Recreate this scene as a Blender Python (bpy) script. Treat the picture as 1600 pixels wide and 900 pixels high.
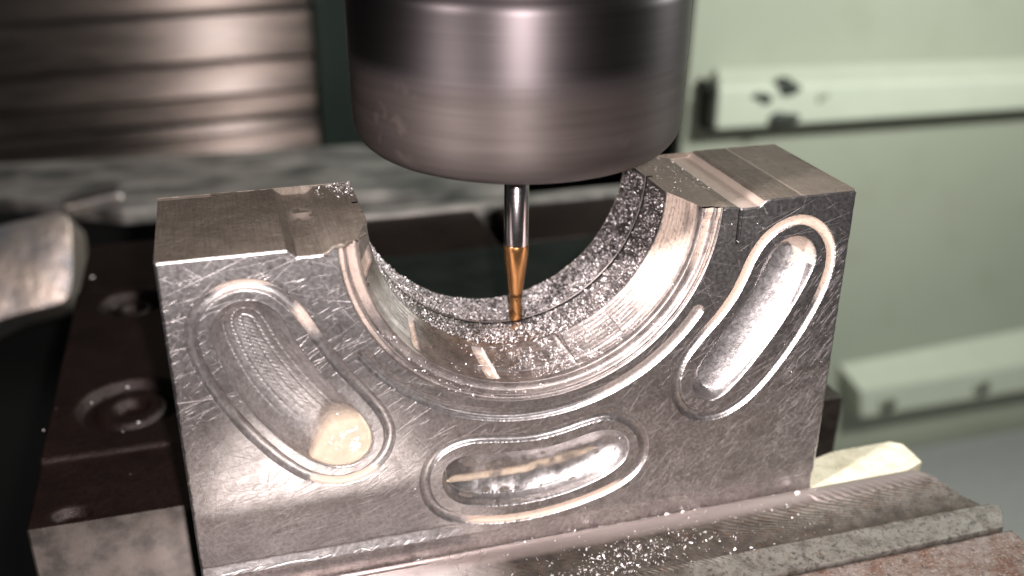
import bpy, math, random
import numpy as np
from mathutils import Matrix, Vector

# ------------------------------------------------------------------ scene, camera, light
# one unit = one centimetre
for o in list(bpy.data.objects):
    bpy.data.objects.remove(o)
S = bpy.context.scene
COL = S.collection
rng = np.random.default_rng(7)
R = random.Random(5)

FPX = 1595.24
CAM = np.array([1.18300, -14.91011, 6.06045])
YAW, PITCH, ROLL = 0.286739, 0.431093, 0.00604108
def cam_axes():
    ca, sa, cb, sb = math.cos(YAW), math.sin(YAW), math.cos(PITCH), math.sin(PITCH)
    f = np.array([sa*cb, ca*cb, -sb]); r = np.array([ca, -sa, 0.0]); u = np.cross(r, f)
    cc, sc = math.cos(ROLL), math.sin(ROLL)
    return cc*r+sc*u, -sc*r+cc*u, f
AR, AU, AF = cam_axes()
cam = bpy.data.cameras.new('camera'); cam_o = bpy.data.objects.new('camera', cam); COL.objects.link(cam_o)
cam_o.matrix_world = Matrix(((AR[0], AU[0], -AF[0], CAM[0]), (AR[1], AU[1], -AF[1], CAM[1]),
                             (AR[2], AU[2], -AF[2], CAM[2]), (0, 0, 0, 1)))
cam.sensor_width = 36.0; cam.lens = FPX/1600*36.0
cam.clip_start = 0.5; cam.clip_end = 500
cam.dof.use_dof = True; cam.dof.focus_distance = 17.9
cam.dof.aperture_fstop = 0.12
S.camera = cam_o

W = bpy.data.worlds.new('World'); S.world = W; W.use_nodes = True
bg = W.node_tree.nodes['Background']; bg.inputs[0].default_value = (0.80, 0.92, 0.90, 1); bg.inputs[1].default_value = 0.035

def lamp(name, kind, loc, power, col, size=1.0, aim=None, size_y=None):
    l = bpy.data.lights.new(name, kind); o = bpy.data.objects.new(name, l); COL.objects.link(o)
    l.energy = power; l.color = col; o.location = loc
    if kind == 'AREA':
        l.size = size
        if size_y: l.shape = 'RECTANGLE'; l.size_y = size_y
    else: l.shadow_soft_size = size
    if aim is not None:
        d = Vector(aim)-Vector(loc); o.rotation_euler = d.to_track_quat('-Z', 'Y').to_euler()
    return o
lamp('camera_flash', 'SPOT', (1.95, -14.9, 6.5), 26500, (1.0, 0.895, 0.88), 0.25, aim=(6.5, 2, -3))
bpy.data.lights['camera_flash'].spot_size = math.radians(110); bpy.data.lights['camera_flash'].spot_blend = 0.6
lamp('machine_worklight', 'AREA', (50, 5, 16), 38000, (0.97, 1.0, 0.95), 9, aim=(42, 50, -24), size_y=5)
sp = lamp('added_bowl_spot', 'SPOT', (-18, -12, 17), 135000, (1.0, 0.90, 0.88), 1.6, aim=(9.7, 0, -3.3))  # unseen spot added to make the highlights in the bowl and right groove
lo_ = lamp('added_glare_spot', 'SPOT', (1.9, -13, -10.2), 3000, (1.0, 0.89, 0.84), 0.35, aim=(2.2, 0, -5.3))  # unseen lamp added for the glare at the lower left of the face
lo_.data.spot_size = math.radians(22); lo_.data.spot_blend = 1.0
sp.data.spot_size = math.radians(15.5); sp.data.spot_blend = 0.8

S.view_settings.view_transform = 'Standard'; S.view_settings.look = 'None'
S.view_settings.exposure = 0.0; S.view_settings.gamma = 1.0
S.cycles.use_denoising = True
S.cycles.max_bounces = 6; S.cycles.glossy_bounces = 4; S.cycles.diffuse_bounces = 2
S.cycles.sample_clamp_indirect = 12.0; S.cycles.blur_glossy = 0.0

def at(px, py, axis, val):
    """The point where the line of sight through a pixel of the photograph meets a plane of the place."""
    d = AF + ((px-800)/FPX)*AR - ((py-450)/FPX)*AU
    t = (val-CAM[axis])/d[axis]
    return CAM + t*d

# ------------------------------------------------------------------ helpers
def mesh_obj(name, V, F, mat, parent=None, smooth=True, mats=None, midx=None, attrs=None):
    me = bpy.data.meshes.new(name)
    V = np.asarray(V, dtype=np.float64)
    if isinstance(F, np.ndarray) and F.ndim == 2:
        n, k = F.shape
        me.vertices.add(len(V)); me.vertices.foreach_set('co', V.ravel())
        me.loops.add(n*k); me.loops.foreach_set('vertex_index', F.astype(np.int32).ravel())
        me.polygons.add(n); me.polygons.foreach_set('loop_start', np.arange(0, n*k, k, dtype=np.int32))
        me.polygons.foreach_set('loop_total', np.full(n, k, dtype=np.int32))
    else:
        me.from_pydata([tuple(v) for v in V], [], [tuple(int(i) for i in f) for f in F])
    me.update(calc_edges=True)
    if mats:
        for m in mats: me.materials.append(m)
    else: me.materials.append(mat)
    if midx is not None: me.polygons.foreach_set('material_index', np.asarray(midx, dtype=np.int32))
    me.polygons.foreach_set('use_smooth', np.full(len(me.polygons), smooth, dtype=bool))
    if attrs:
        for k, a in attrs.items():
            at_ = me.attributes.new(k, 'FLOAT', 'POINT'); at_.data.foreach_set('value', np.asarray(a, dtype=np.float32))
    me.validate(clean_customdata=False)
    o = bpy.data.objects.new(name, me); COL.objects.link(o)
    if parent: o.parent = parent
    return o

def thing(name, label, cat, loc=(0, 0, 0), group=None):
    o = bpy.data.objects.new(name, None); COL.objects.link(o); o.location = loc
    o['label'] = label; o['category'] = cat
    if group: o['group'] = group
    o.empty_display_size = 0.2
    return o
def tag(o, label=None, cat=None, group=None, kind=None):
    if label: o['label'] = label
    if cat: o['category'] = cat
    if group: o['group'] = group
    if kind: o['kind'] = kind
    return o
def part(o, root):
    """parent a piece built in world coordinates to a thing that stands elsewhere"""
    o.parent = root; o.matrix_parent_inverse = Matrix.Translation(-Vector(root.location)); return o

def grid_faces(nu, nv):
    i = np.arange(nu-1)[:, None]*nv + np.arange(nv-1)[None, :]
    return np.stack([i, i+nv, i+nv+1, i+1], -1).reshape(-1, 4)

def lathe(profile, cx, cy, n=160):
    """profile: (r, z) from top to bottom"""
    P = np.array(profile); th = np.linspace(0, 2*np.pi, n, endpoint=False)
    V = np.stack([cx+P[:, 0][:, None]*np.cos(th), cy+P[:, 0][:, None]*np.sin(th), np.repeat(P[:, 1][:, None], n, 1)], -1).reshape(-1, 3)
    F = []
    for i in range(len(P)-1):
        a = i*n+np.arange(n); b = i*n+(np.arange(n)+1) % n
        F.append(np.stack([a, a+n, b+n, b], -1))
    return V, np.concatenate(F)

def bevel_box(x0, x1, y0, y1, z0, z1, b=0.05, seg=2):
    import bmesh
    bm = bmesh.new(); bmesh.ops.create_cube(bm, size=1)
    for v in bm.verts:
        v.co = Vector(((x0+x1)/2+v.co.x*(x1-x0), (y0+y1)/2+v.co.y*(y1-y0), (z0+z1)/2+v.co.z*(z1-z0)))
    bmesh.ops.bevel(bm, geom=bm.edges[:], offset=b, segments=seg, affect='EDGES', profile=0.5)
    V = [tuple(v.co) for v in bm.verts]; bm.verts.index_update(); F = [[v.index for v in f.verts] for f in bm.faces]
    bm.free(); return V, F

def prism(poly, d, b=0.0, seg=3):
    """poly: 3D polygon (planar); d: extrusion vector"""
    import bmesh
    bm = bmesh.new(); vs = [bm.verts.new(tuple(p)) for p in poly]; f = bm.faces.new(vs)
    r = bmesh.ops.extrude_face_region(bm, geom=[f])
    for v in r['geom']:
        if isinstance(v, bmesh.types.BMVert): v.co += Vector(tuple(d))
    bmesh.ops.recalc_face_normals(bm, faces=bm.faces[:])
    if b: bmesh.ops.bevel(bm, geom=bm.edges[:], offset=b, segments=seg, affect='EDGES', profile=0.5, clamp_overlap=True)
    V = [tuple(v.co) for v in bm.verts]; bm.verts.index_update(); F = [[v.index for v in f.verts] for f in bm.faces]
    bm.free(); return V, F

def catmull(P, n=8, closed=True):
    P = np.asarray(P, float); m = len(P); out = []
    rngi = range(m) if closed else range(m-1)
    for i in rngi:
        if closed: p0, p1, p2, p3 = P[(i-1) % m], P[i], P[(i+1) % m], P[(i+2) % m]
        else: p0, p1, p2, p3 = P[max(i-1, 0)], P[i], P[i+1], P[min(i+2, m-1)]
        for t in np.arange(n)/n:
            out.append(0.5*((2*p1)+(-p0+p2)*t+(2*p0-5*p1+4*p2-p3)*t*t+(-p0+3*p1-3*p2+p3)*t**3))
    if not closed: out.append(P[-1])
    return np.array(out)
def smooth_closed(P, k=2):
    for _ in range(k): P = (np.roll(P, 1, 0)+2*P+np.roll(P, -1, 0))/4
    return P
def seg_dist(X, Z, C, closed=True):
    A = C; B = np.roll(C, -1, 0) if closed else C[1:]
    if not closed: A = C[:-1]
    best = np.full(X.shape, 1e9)
    for a, b in zip(A, B):
        d = b-a; L = (d**2).sum()+1e-12
        t = np.clip(((X-a[0])*d[0]+(Z-a[1])*d[1])/L, 0, 1)
        np.minimum(best, (X-a[0]-t*d[0])**2+(Z-a[1]-t*d[1])**2, out=best)
    return np.sqrt(best)
def inside(X, Z, C):
    r = np.zeros(X.shape, bool); B = np.roll(C, -1, 0)
    for a, b in zip(C, B):
        c = ((a[1] > Z) != (b[1] > Z)) & (X < (b[0]-a[0])*(Z-a[1])/(b[1]-a[1]+1e-12)+a[0]); r ^= c
    return r
def vnoise(X, Z, s, seed):
    """cheap value noise on a plane"""
    g = np.random.default_rng(seed).random((64, 64))
    x, z = X/s, Z/s; xi, zi = np.floor(x).astype(int), np.floor(z).astype(int); fx, fz = x-xi, z-zi
    fx, fz = fx*fx*(3-2*fx), fz*fz*(3-2*fz)
    G = lambda i, j: g[i % 64, j % 64]
    return (G(xi, zi)*(1-fx)+G(xi+1, zi)*fx)*(1-fz)+(G(xi, zi+1)*(1-fx)+G(xi+1, zi+1)*fx)*fz

# ------------------------------------------------------------------ materials
class NT:
    def __init__(s, name):
        s.m = bpy.data.materials.new(name); s.m.use_nodes = True; s.t = s.m.node_tree
        s.b = s.t.nodes['Principled BSDF']; s.l = s.t.links
        s._co = None
    def n(s, t, **k):
        x = s.t.nodes.new(t)
        for a, b in k.items(): setattr(x, a, b)
        return x
    def put(s, sock, v):
        if isinstance(v, bpy.types.NodeSocket): s.l.new(v, sock)
        elif isinstance(v, (tuple, list)) and len(v) == 3 and sock.type == 'RGBA': sock.default_value = (*v, 1)
        else: sock.default_value = v
    def co(s):
        if s._co is None: s._co = s.n('ShaderNodeTexCoord').outputs['Object']
        return s._co
    def mapped(s, scale=(1, 1, 1), rot=(0, 0, 0)):
        m = s.n('ShaderNodeMapping'); s.l.new(s.co(), m.inputs[0]); m.inputs['Scale'].default_value = scale; m.inputs['Rotation'].default_value = rot
        # rotate first, then scale
        return m.outputs[0]
    def noise(s, scale, detail=4, rough=0.6, vec=None, dist=0.0):
        x = s.n('ShaderNodeTexNoise'); s.put(x.inputs['Vector'], vec or s.co()); x.inputs['Scale'].default_value = scale
        x.inputs['Detail'].default_value = detail; x.inputs['Roughness'].default_value = rough; x.inputs['Distortion'].default_value = dist
        return x.outputs[0]
    def ramp(s, f, stops):
        x = s.n('ShaderNodeValToRGB'); s.put(x.inputs[0], f); e = x.color_ramp.elements
        while len(e) < len(stops): e.new(0.5)
        for el, (p, c) in zip(e, stops):
            el.position = p; el.color = (*c, 1) if isinstance(c, tuple) else (c, c, c, 1)
        return x.outputs[0]
    def math(s, op, a, b=0.0, c=0.0):
        x = s.n('ShaderNodeMath', operation=op); s.put(x.inputs[0], a); s.put(x.inputs[1], b); s.put(x.inputs[2], c); return x.outputs[0]
    def mix(s, f, a, b):
        x = s.n('ShaderNodeMix', data_type='RGBA'); s.put(x.inputs[0], f); s.put(x.inputs[6], a); s.put(x.inputs[7], b); return x.outputs[2]
    def mixf(s, f, a, b):
        x = s.n('ShaderNodeMix', data_type='FLOAT'); s.put(x.inputs[0], f); s.put(x.inputs[2], a); s.put(x.inputs[3], b); return x.outputs[0]
    def attr(s, name): return s.n('ShaderNodeAttribute', attribute_name=name).outputs['Fac']
    def bump(s, h, dist=0.01, strength=1.0, prev=None):
        x = s.n('ShaderNodeBump'); s.put(x.inputs['Height'], h); x.inputs['Distance'].default_value = dist; x.inputs['Strength'].default_value = strength
        if prev is not None: s.l.new(prev, x.inputs['Normal'])
        return x.outputs[0]
    def scratch(s, ang, freq, stretch, width, seed=0.0, plane='XZ'):
        """thin long scratches at an angle: level lines of a very stretched noise"""
        m1 = s.n('ShaderNodeMapping'); s.l.new(s.co(), m1.inputs[0])
        m1.inputs['Location'].default_value = (seed, seed*.7, seed*1.3)
        m1.inputs['Rotation'].default_value = (0, ang, 0) if plane == 'XZ' else (0, 0, ang)
        m2 = s.n('ShaderNodeMapping'); s.l.new(m1.outputs[0], m2.inputs[0])
        m2.inputs['Scale'].default_value = (freq/stretch, freq, freq) if plane != 'XZ' else (freq/stretch, freq/stretch, freq)
        nz = s.noise(1.0, 1, 0.5, m2.outputs[0])
        a = s.math('ABSOLUTE', s.math('SUBTRACT', nz, 0.5))
        return s.math('SUBTRACT', 1.0, s.math('MINIMUM', s.math('DIVIDE', a, width), 1.0))
    def done(s, color=None, rough=None, metal=None, normal=None, spec=None, **k):
        if color is not None: s.put(s.b.inputs['Base Color'], color)
        if rough is not None: s.put(s.b.inputs['Roughness'], rough)
        if metal is not None: s.put(s.b.inputs['Metallic'], metal)
        if normal is not None: s.l.new(normal, s.b.inputs['Normal'])
        if spec is not None: s.b.inputs['Specular IOR Level'].default_value = spec
        for a, b in k.items(): s.put(s.b.inputs[a.replace('_', ' ')], b)
        return s.m

M = {}
def build_mats():
    # ground steel face of the die, scratched, with dried coolant and painted glare where the 'milk' attribute says so
    t = NT('scratched_steel')
    big = t.noise(1.1, 5, 0.65); fine = t.noise(14, 4, 0.7); vf = t.noise(90, 2, 0.5)
    sc = t.scratch(-0.45, 26, 30, 0.018, 3.1); s2 = t.scratch(-0.95, 22, 22, 0.014, 8.7); s3 = t.scratch(0.9, 18, 26, 0.012, 1.9); s4 = t.scratch(-0.2, 40, 30, 0.02, 5.5)
    m1 = t.ramp(t.noise(1.6, 3, 0.6), [(0.42, 0.0), (0.62, 1.0)]); m2 = t.ramp(t.noise(2.3, 3, 0.6, t.mapped((1, 1, 1.3))), [(0.45, 0.0), (0.65, 1.0)])
    allsc = t.math('MAXIMUM', t.math('MAXIMUM', t.math('MULTIPLY', sc, m1), t.math('MULTIPLY', s2, m2)), t.math('MAXIMUM', t.math('MULTIPLY', s3, m2), t.math('MULTIPLY', s4, m1)))
    deep = t.attr('scratch')
    col = t.mix(t.ramp(big, [(0.3, 0.0), (0.7, 1.0)]), (0.58, 0.56, 0.56), (0.80, 0.78, 0.775))
    col = t.mix(t.ramp(fine, [(0.35, 0.55), (0.6, 0.0)]), col, (0.30, 0.27, 0.265))
    pits = t.ramp(t.noise(38, 3, 0.6), [(0.69, 0.0), (0.74, 0.8)])
    col = t.mix(pits, col, (0.12, 0.11, 0.11))
    col = t.mix(t.math('MULTIPLY', deep, 0.5), col, (0.98, 0.93, 0.91))
    sm = t.ramp(t.noise(3.2, 6, 0.72), [(0.50, 0.0), (0.66, 0.55)]); col = t.mix(sm, col, (0.33, 0.30, 0.295))
    milk = t.attr('milk'); mn = t.math('MULTIPLY', milk, t.ramp(t.noise(20, 4, 0.7), [(0.30, 0.15), (0.46, 1.0)]))
    col = t.mix(mn, col, (0.62, 0.50, 0.41)); col = t.mix(t.math('MULTIPLY', t.attr('slit_dark'), 0.85), col, (0.05, 0.05, 0.05))
    rg = t.math('ADD', 0.30, t.math('MULTIPLY', fine, 0.16)); rg = t.math('ADD', rg, t.math('MULTIPLY', deep, 0.16))
    rg = t.math('SUBTRACT', rg, t.math('MULTIPLY', t.attr('wet'), 0.16)); rg = t.math('ADD', rg, t.math('MULTIPLY', mn, 0.25))
    h = t.math('ADD', t.math('MULTIPLY', allsc, -0.10), t.math('ADD', t.math('MULTIPLY', deep, -0.7), t.math('MULTIPLY', vf, 0.35)))
    b = t.bump(h, 0.005, 1.0); b = t.bump(big, 0.03, 0.5, b)
    M['die'] = t.done(col, rg, t.math('SUBTRACT', 1.0, t.math('MULTIPLY', mn, 0.85)), b)

    # turned / milled inside of the recess
    t = NT('milled_steel')
    n1 = t.noise(2.2, 5, 0.65); n2 = t.noise(20, 4, 0.7)
    turned = t.noise(1.0, 3, 0.6, t.mapped((1.2, 60, 1.2)))
    col = t.mix(t.ramp(n1, [(0.35, 0.0), (0.65, 1.0)]), (0.30, 0.275, 0.27), (0.58, 0.53, 0.51))
    col = t.mix(t.ramp(n2, [(0.32, 0.5), (0.5, 0.0)]), col, (0.26, 0.24, 0.235))
    milk = t.attr('milk'); mn = t.math('MULTIPLY', milk, t.ramp(t.noise(16, 4, 0.7), [(0.30, 0.2), (0.46, 1.0)]))
    col = t.mix(mn, col, (0.66, 0.53, 0.44))
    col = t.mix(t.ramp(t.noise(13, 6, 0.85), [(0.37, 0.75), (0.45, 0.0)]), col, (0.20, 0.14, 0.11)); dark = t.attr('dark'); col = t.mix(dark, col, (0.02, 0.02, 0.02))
    b = t.bump(t.math('ADD', t.math('MULTIPLY', turned, 0.6), t.math('MULTIPLY', n2, 0.7)), 0.012, 0.8)
    M['bore'] = t.done(col, t.math('ADD', 0.38, t.math('MULTIPLY', n2, 0.2)), t.math('SUBTRACT', 1.0, t.math('MULTIPLY', mn, 0.85)), b)

    # top of the die: dull, oxidised, oily
    t = NT('oxidised_steel')
    n1 = t.noise(1.3, 5, 0.7); n2 = t.noise(26, 4, 0.7); st = t.noise(1.0, 3, 0.6, t.mapped((26, 1.2, 1)))
    col = t.mix(t.ramp(n1, [(0.35, 0.0), (0.66, 1.0)]), (0.185, 0.155, 0.125), (0.275, 0.235, 0.195))
    col = t.mix(t.ramp(n2, [(0.35, 0.5), (0.55, 0.0)]), col, (0.10, 0.088, 0.075))
    col = t.mix(t.ramp(t.noise(4.5, 4, 0.6), [(0.66, 0.0), (0.70, 0.6)]), col, (0.36, 0.32, 0.29))
    col = t.mix(t.ramp(st, [(0.40, 0.35), (0.55, 0.0)]), col, (0.11, 0.092, 0.075)); col = t.mix(t.ramp(t.noise(11, 6, 0.8), [(0.36, 0.8), (0.44, 0.0)]), col, (0.07, 0.058, 0.048))
    col = t.mix(t.attr('pale'), col, (0.60, 0.50, 0.43))
    b = t.bump(t.math('ADD', st, n2), 0.008, 0.8)
    M['top'] = t.done(col, t.math('ADD', 0.42, t.math('MULTIPLY', n2, 0.25)), 0.35, b)

    t = NT('turned_nut_steel')
    st = t.noise(1.0, 4, 0.6, t.mapped((0.2, 0.2, 20))); s2 = t.noise(1.0, 4, 0.6, t.mapped((0.16, 0.16, 3.2))); s3 = t.noise(1.2, 4, 0.6)
    sep = t.n('ShaderNodeSeparateXYZ'); t.l.new(t.co(), sep.inputs[0])
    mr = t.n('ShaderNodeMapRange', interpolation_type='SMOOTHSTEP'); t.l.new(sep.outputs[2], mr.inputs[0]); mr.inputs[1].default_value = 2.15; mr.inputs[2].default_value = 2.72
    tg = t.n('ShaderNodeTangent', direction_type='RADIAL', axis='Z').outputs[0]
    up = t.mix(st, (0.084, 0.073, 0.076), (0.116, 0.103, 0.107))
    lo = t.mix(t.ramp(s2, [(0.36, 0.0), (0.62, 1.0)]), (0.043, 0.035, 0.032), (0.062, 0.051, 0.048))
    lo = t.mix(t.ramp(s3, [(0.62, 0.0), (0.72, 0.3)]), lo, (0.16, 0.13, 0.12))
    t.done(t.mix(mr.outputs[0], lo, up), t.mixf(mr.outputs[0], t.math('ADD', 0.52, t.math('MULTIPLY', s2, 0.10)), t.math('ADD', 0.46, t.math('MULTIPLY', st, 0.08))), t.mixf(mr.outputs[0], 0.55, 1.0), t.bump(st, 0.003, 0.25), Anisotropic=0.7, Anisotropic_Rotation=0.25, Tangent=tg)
    M['nut'] = t.m; M['nut2'] = t.m
    t = NT('polished_carbide')
    st = t.noise(1.0, 2, 0.5, t.mapped((1, 1, 30)))
    M['shank'] = t.done((0.42, 0.39, 0.40), t.math('ADD', 0.17, t.math('MULTIPLY', st, 0.1)), 1.0)
    t = NT('bronze_coating')
    n = t.noise(8, 4, 0.6)
    M['coat'] = t.done(t.mix(n, (0.36, 0.175, 0.062), (0.46, 0.24, 0.10)), 0.27, 0.95)
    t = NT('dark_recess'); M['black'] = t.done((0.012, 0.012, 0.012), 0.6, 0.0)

    t = NT('milky_coolant')
    n = t.noise(5, 4, 0.6)
    col = t.mix(t.ramp(n, [(0.35, 0.0), (0.65, 1.0)]), (0.54, 0.44, 0.335), (0.63, 0.53, 0.42))
    col = t.mix(t.ramp(t.noise(16, 3, 0.6), [(0.70, 0.0), (0.76, 0.8)]), col, (0.36, 0.29, 0.22))
    M['coolant'] = t.done(col, 0.10, 0.0, t.bump(t.noise(3.5, 2, 0.5), 0.06, 0.6), Coat_Weight=0.6, Coat_Roughness=0.04, Alpha=t.attr('thick'))
    t = NT('clear_coolant')
    M['clear'] = t.done((0.86, 0.80, 0.74), 0.10, 0.0, Transmission_Weight=0.9, IOR=1.34)
    t = NT('metal_chip')
    n = t.noise(11, 2, 0.5)
    M['chip'] = t.done(t.mix(n, (0.50, 0.48, 0.485), (0.84, 0.81, 0.81)), 0.42, 0.7)

    # vise
    t = NT('milled_jaw_steel')
    n1 = t.noise(3, 5, 0.65); n2 = t.noise(11, 5, 0.8)
    col = t.mix(t.ramp(n1, [(0.35, 0.0), (0.62, 1.0)]), (0.050, 0.041, 0.034), (0.115, 0.100, 0.085))
    col = t.mix(t.math('MULTIPLY', t.attr('pale'), t.ramp(n1, [(0.30, 0.35), (0.55, 1.0)])), col, (0.29, 0.28, 0.25)); col = t.mix(t.ramp(t.noise(5, 5, 0.75), [(0.54, 0.0), (0.66, 0.6)]), col, (0.13, 0.075, 0.048))
    col = t.mix(t.ramp(n2, [(0.38, 0.85), (0.49, 0.0)]), col, (0.055, 0.050, 0.044))
    col = t.mix(t.ramp(t.noise(7, 4, 0.6), [(0.68, 0.0), (0.73, 0.9)]), col, (0.06, 0.055, 0.05))
    col = t.mix(t.attr('wet'), col, (0.75, 0.70, 0.68)); col = t.mix(t.attr('lip'), col, (0.46, 0.40, 0.38))
    n2 = t.math('MULTIPLY', n2, t.math('SUBTRACT', 1.0, t.attr('lip')))
    M['jaw'] = t.done(col, t.math('SUBTRACT', t.math('ADD', 0.42, t.math('MULTIPLY', n2, 0.3)), t.math('MULTIPLY', t.attr('wet'), 0.50)), 0.8, t.bump(n2, 0.02, 0.8))
    t = NT('rusty_steel')
    n1 = t.noise(2.2, 6, 0.7); n2 = t.noise(9, 6, 0.8); n3 = t.noise(17, 5, 0.8)
    col = t.mix(t.ramp(n1, [(0.38, 0.0), (0.60, 1.0)]), (0.13, 0.062, 0.040), (0.22, 0.185, 0.165))
    col = t.mix(t.ramp(n2, [(0.36, 0.95), (0.48, 0.0)]), col, (0.035, 0.024, 0.02))
    col = t.mix(t.ramp(n3, [(0.53, 0.0), (0.62, 0.85)]), col, (0.36, 0.32, 0.28))
    M['rust'] = t.done(col, t.math('ADD', 0.38, t.math('MULTIPLY', n2, 0.3)), 0.45, t.bump(t.math('ADD', n2, n3), 0.02, 0.9))
    t = NT('oily_dark_steel')
    n1 = t.noise(0.7, 5, 0.65); n2 = t.noise(9, 5, 0.7)
    col = t.mix(t.ramp(n1, [(0.35, 0.0), (0.65, 1.0)]), (0.016, 0.008, 0.0065), (0.030, 0.016, 0.013))
    col = t.mix(t.ramp(n2, [(0.32, 0.8), (0.5, 0.0)]), col, (0.012, 0.007, 0.006))
    M['oily'] = t.done(col, t.math('ADD', 0.32, t.math('MULTIPLY', n2, 0.25)), 0.35, t.bump(n2, 0.03, 0.8))
    t = NT('oily_green_steel')
    n1 = t.noise(0.6, 5, 0.65); n2 = t.noise(6, 5, 0.7)
    col = t.mix(t.ramp(n1, [(0.35, 0.0), (0.65, 1.0)]), (0.016, 0.021, 0.018), (0.032, 0.038, 0.033))
    M['green_oily'] = t.done(col, t.math('ADD', 0.25, t.math('MULTIPLY', n2, 0.25)), 0.3, t.bump(n2, 0.03, 0.7))
    t = NT('bright_jaw_edge'); n = t.noise(2.2, 5, 0.6)
    col = t.mix(t.ramp(n, [(0.35, 0.0), (0.6, 1.0)]), (0.04, 0.034, 0.030), (0.085, 0.071, 0.062))
    M['jaw_front'] = t.done(col, t.math('ADD', 0.34, t.math('MULTIPLY', n, 0.2)), 0.6, t.bump(n, 0.012, 0.35))
    t = NT('cream_paint'); n = t.noise(3, 5, 0.65)
    col = t.mix(t.ramp(n, [(0.35, 0.0), (0.6, 1.0)]), (0.58, 0.54, 0.39), (0.76, 0.73, 0.57))
    col = t.mix(t.ramp(t.noise(9, 3, 0.6), [(0.60, 0.0), (0.72, 0.8)]), col, (0.25, 0.23, 0.17))
    M['cream'] = t.done(col, 0.35, 0.0)

    # machine enclosure
    t = NT('pale_green_paint'); n = t.noise(0.06, 3, 0.5); n2 = t.noise(0.22, 4, 0.55)
    col = t.mix(n, (0.315, 0.34, 0.262), (0.385, 0.41, 0.33))
    col = t.mix(t.ramp(n2, [(0.52, 0.0), (0.75, 0.3)]), col, (0.26, 0.27, 0.19))
    M['wall'] = t.done(col, 0.45, 0.0, t.bump(n2, 0.05, 0.3))
    t = NT('pale_rail_paint'); n = t.noise(0.5, 4, 0.6)
    M['rail'] = t.done(t.mix(n, (0.47, 0.505, 0.405), (0.55, 0.585, 0.48)), 0.4, 0.0)
    t = NT('grime'); M['grime'] = t.done((0.035, 0.04, 0.033), 0.7, 0.0)
    t = NT('grey_bed'); n = t.noise(1.2, 5, 0.7)
    M['bed'] = t.done(t.mix(n, (0.28, 0.29, 0.28), (0.42, 0.42, 0.41)), 0.6, 0.2)
    t = NT('black_pan'); n = t.noise(0.4, 4, 0.7)
    M['pan'] = t.done(t.mix(n, (0.006, 0.010, 0.010), (0.014, 0.020, 0.020)), 0.4, 0.0)
    t = NT('cover_steel'); n = t.noise(1.0, 4, 0.65, t.mapped((0.12, 0.5, 0.9)))
    M['cover'] = t.done(t.mix(t.ramp(n, [(0.35, 0.0), (0.65, 1.0)]), (0.11, 0.100, 0.093), (0.27, 0.24, 0.22)), t.math('ADD', 0.25, t.math('MULTIPLY', n, 0.16)), 0.9, Coat_Weight=0.22, Coat_Roughness=0.19, Coat_Tint=(1.0, 0.70, 0.48, 1), Anisotropic=0.8, Anisotropic_Rotation=0.25, Tangent=t.n('ShaderNodeTangent', direction_type='RADIAL', axis='Z').outputs[0])
    t = NT('dark_green_paint'); M['dgreen'] = t.done((0.022, 0.032, 0.026), 0.4, 0.0)
    t = NT('wet_sheet_steel'); n = t.noise(0.22, 4, 0.6); n2 = t.noise(0.8, 3, 0.6, t.mapped((0.4, 1, 1)))
    M['sheet'] = t.done(t.mix(t.ramp(n2, [(0.35, 0.0), (0.65, 1.0)]), (0.16, 0.16, 0.15), (0.66, 0.60, 0.56)), t.math('ADD', 0.30, t.math('MULTIPLY', n, 0.2)), 0.25, t.bump(n2, 0.2, 0.6))
    t = NT('bare_aluminium'); n = t.noise(0.45, 4, 0.6)
    M['alu'] = t.done(t.mix(t.ramp(n, [(0.35, 0.0), (0.6, 1.0)]), (0.30, 0.31, 0.34), (0.62, 0.52, 0.45)), 0.42, 0.8, t.bump(n, 0.3, 0.5))
build_mats()

# ------------------------------------------------------------------ surroundings (the setting)
def quad(name, pts, mat, kind='structure'):
    o = mesh_obj(name, pts, [(0, 1, 2, 3)], mat, smooth=False); o['kind'] = kind; return o
ZF = -46.0
quad('floor', [(-140, -60, ZF-0.5), (200, -60, ZF-0.5), (200, 120, ZF-0.5), (-140, 120, ZF-0.5)], M['pan'])
quad('back_wall', [(-140, 100, ZF-0.5), (200, 100, ZF-0.5), (200, 100, 60), (-140, 100, 60)], M['dgreen'])

# pale green enclosure wall on the right
YW = 50.0
wl = at(1086, 0, 1, YW); wb = at(1062, 240, 1, YW)
V, F = prism([(wb[0]-0.6, YW, ZF), (130, YW, ZF), (130, YW, 60), (wl[0]+1.5, YW, 60), (wl[0], YW, wl[2])], (0, 1.2, 0), 0.15)
o = mesh_obj('wall_right', V, F, M['wall'], smooth=False); o['kind'] = 'structure'

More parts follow.
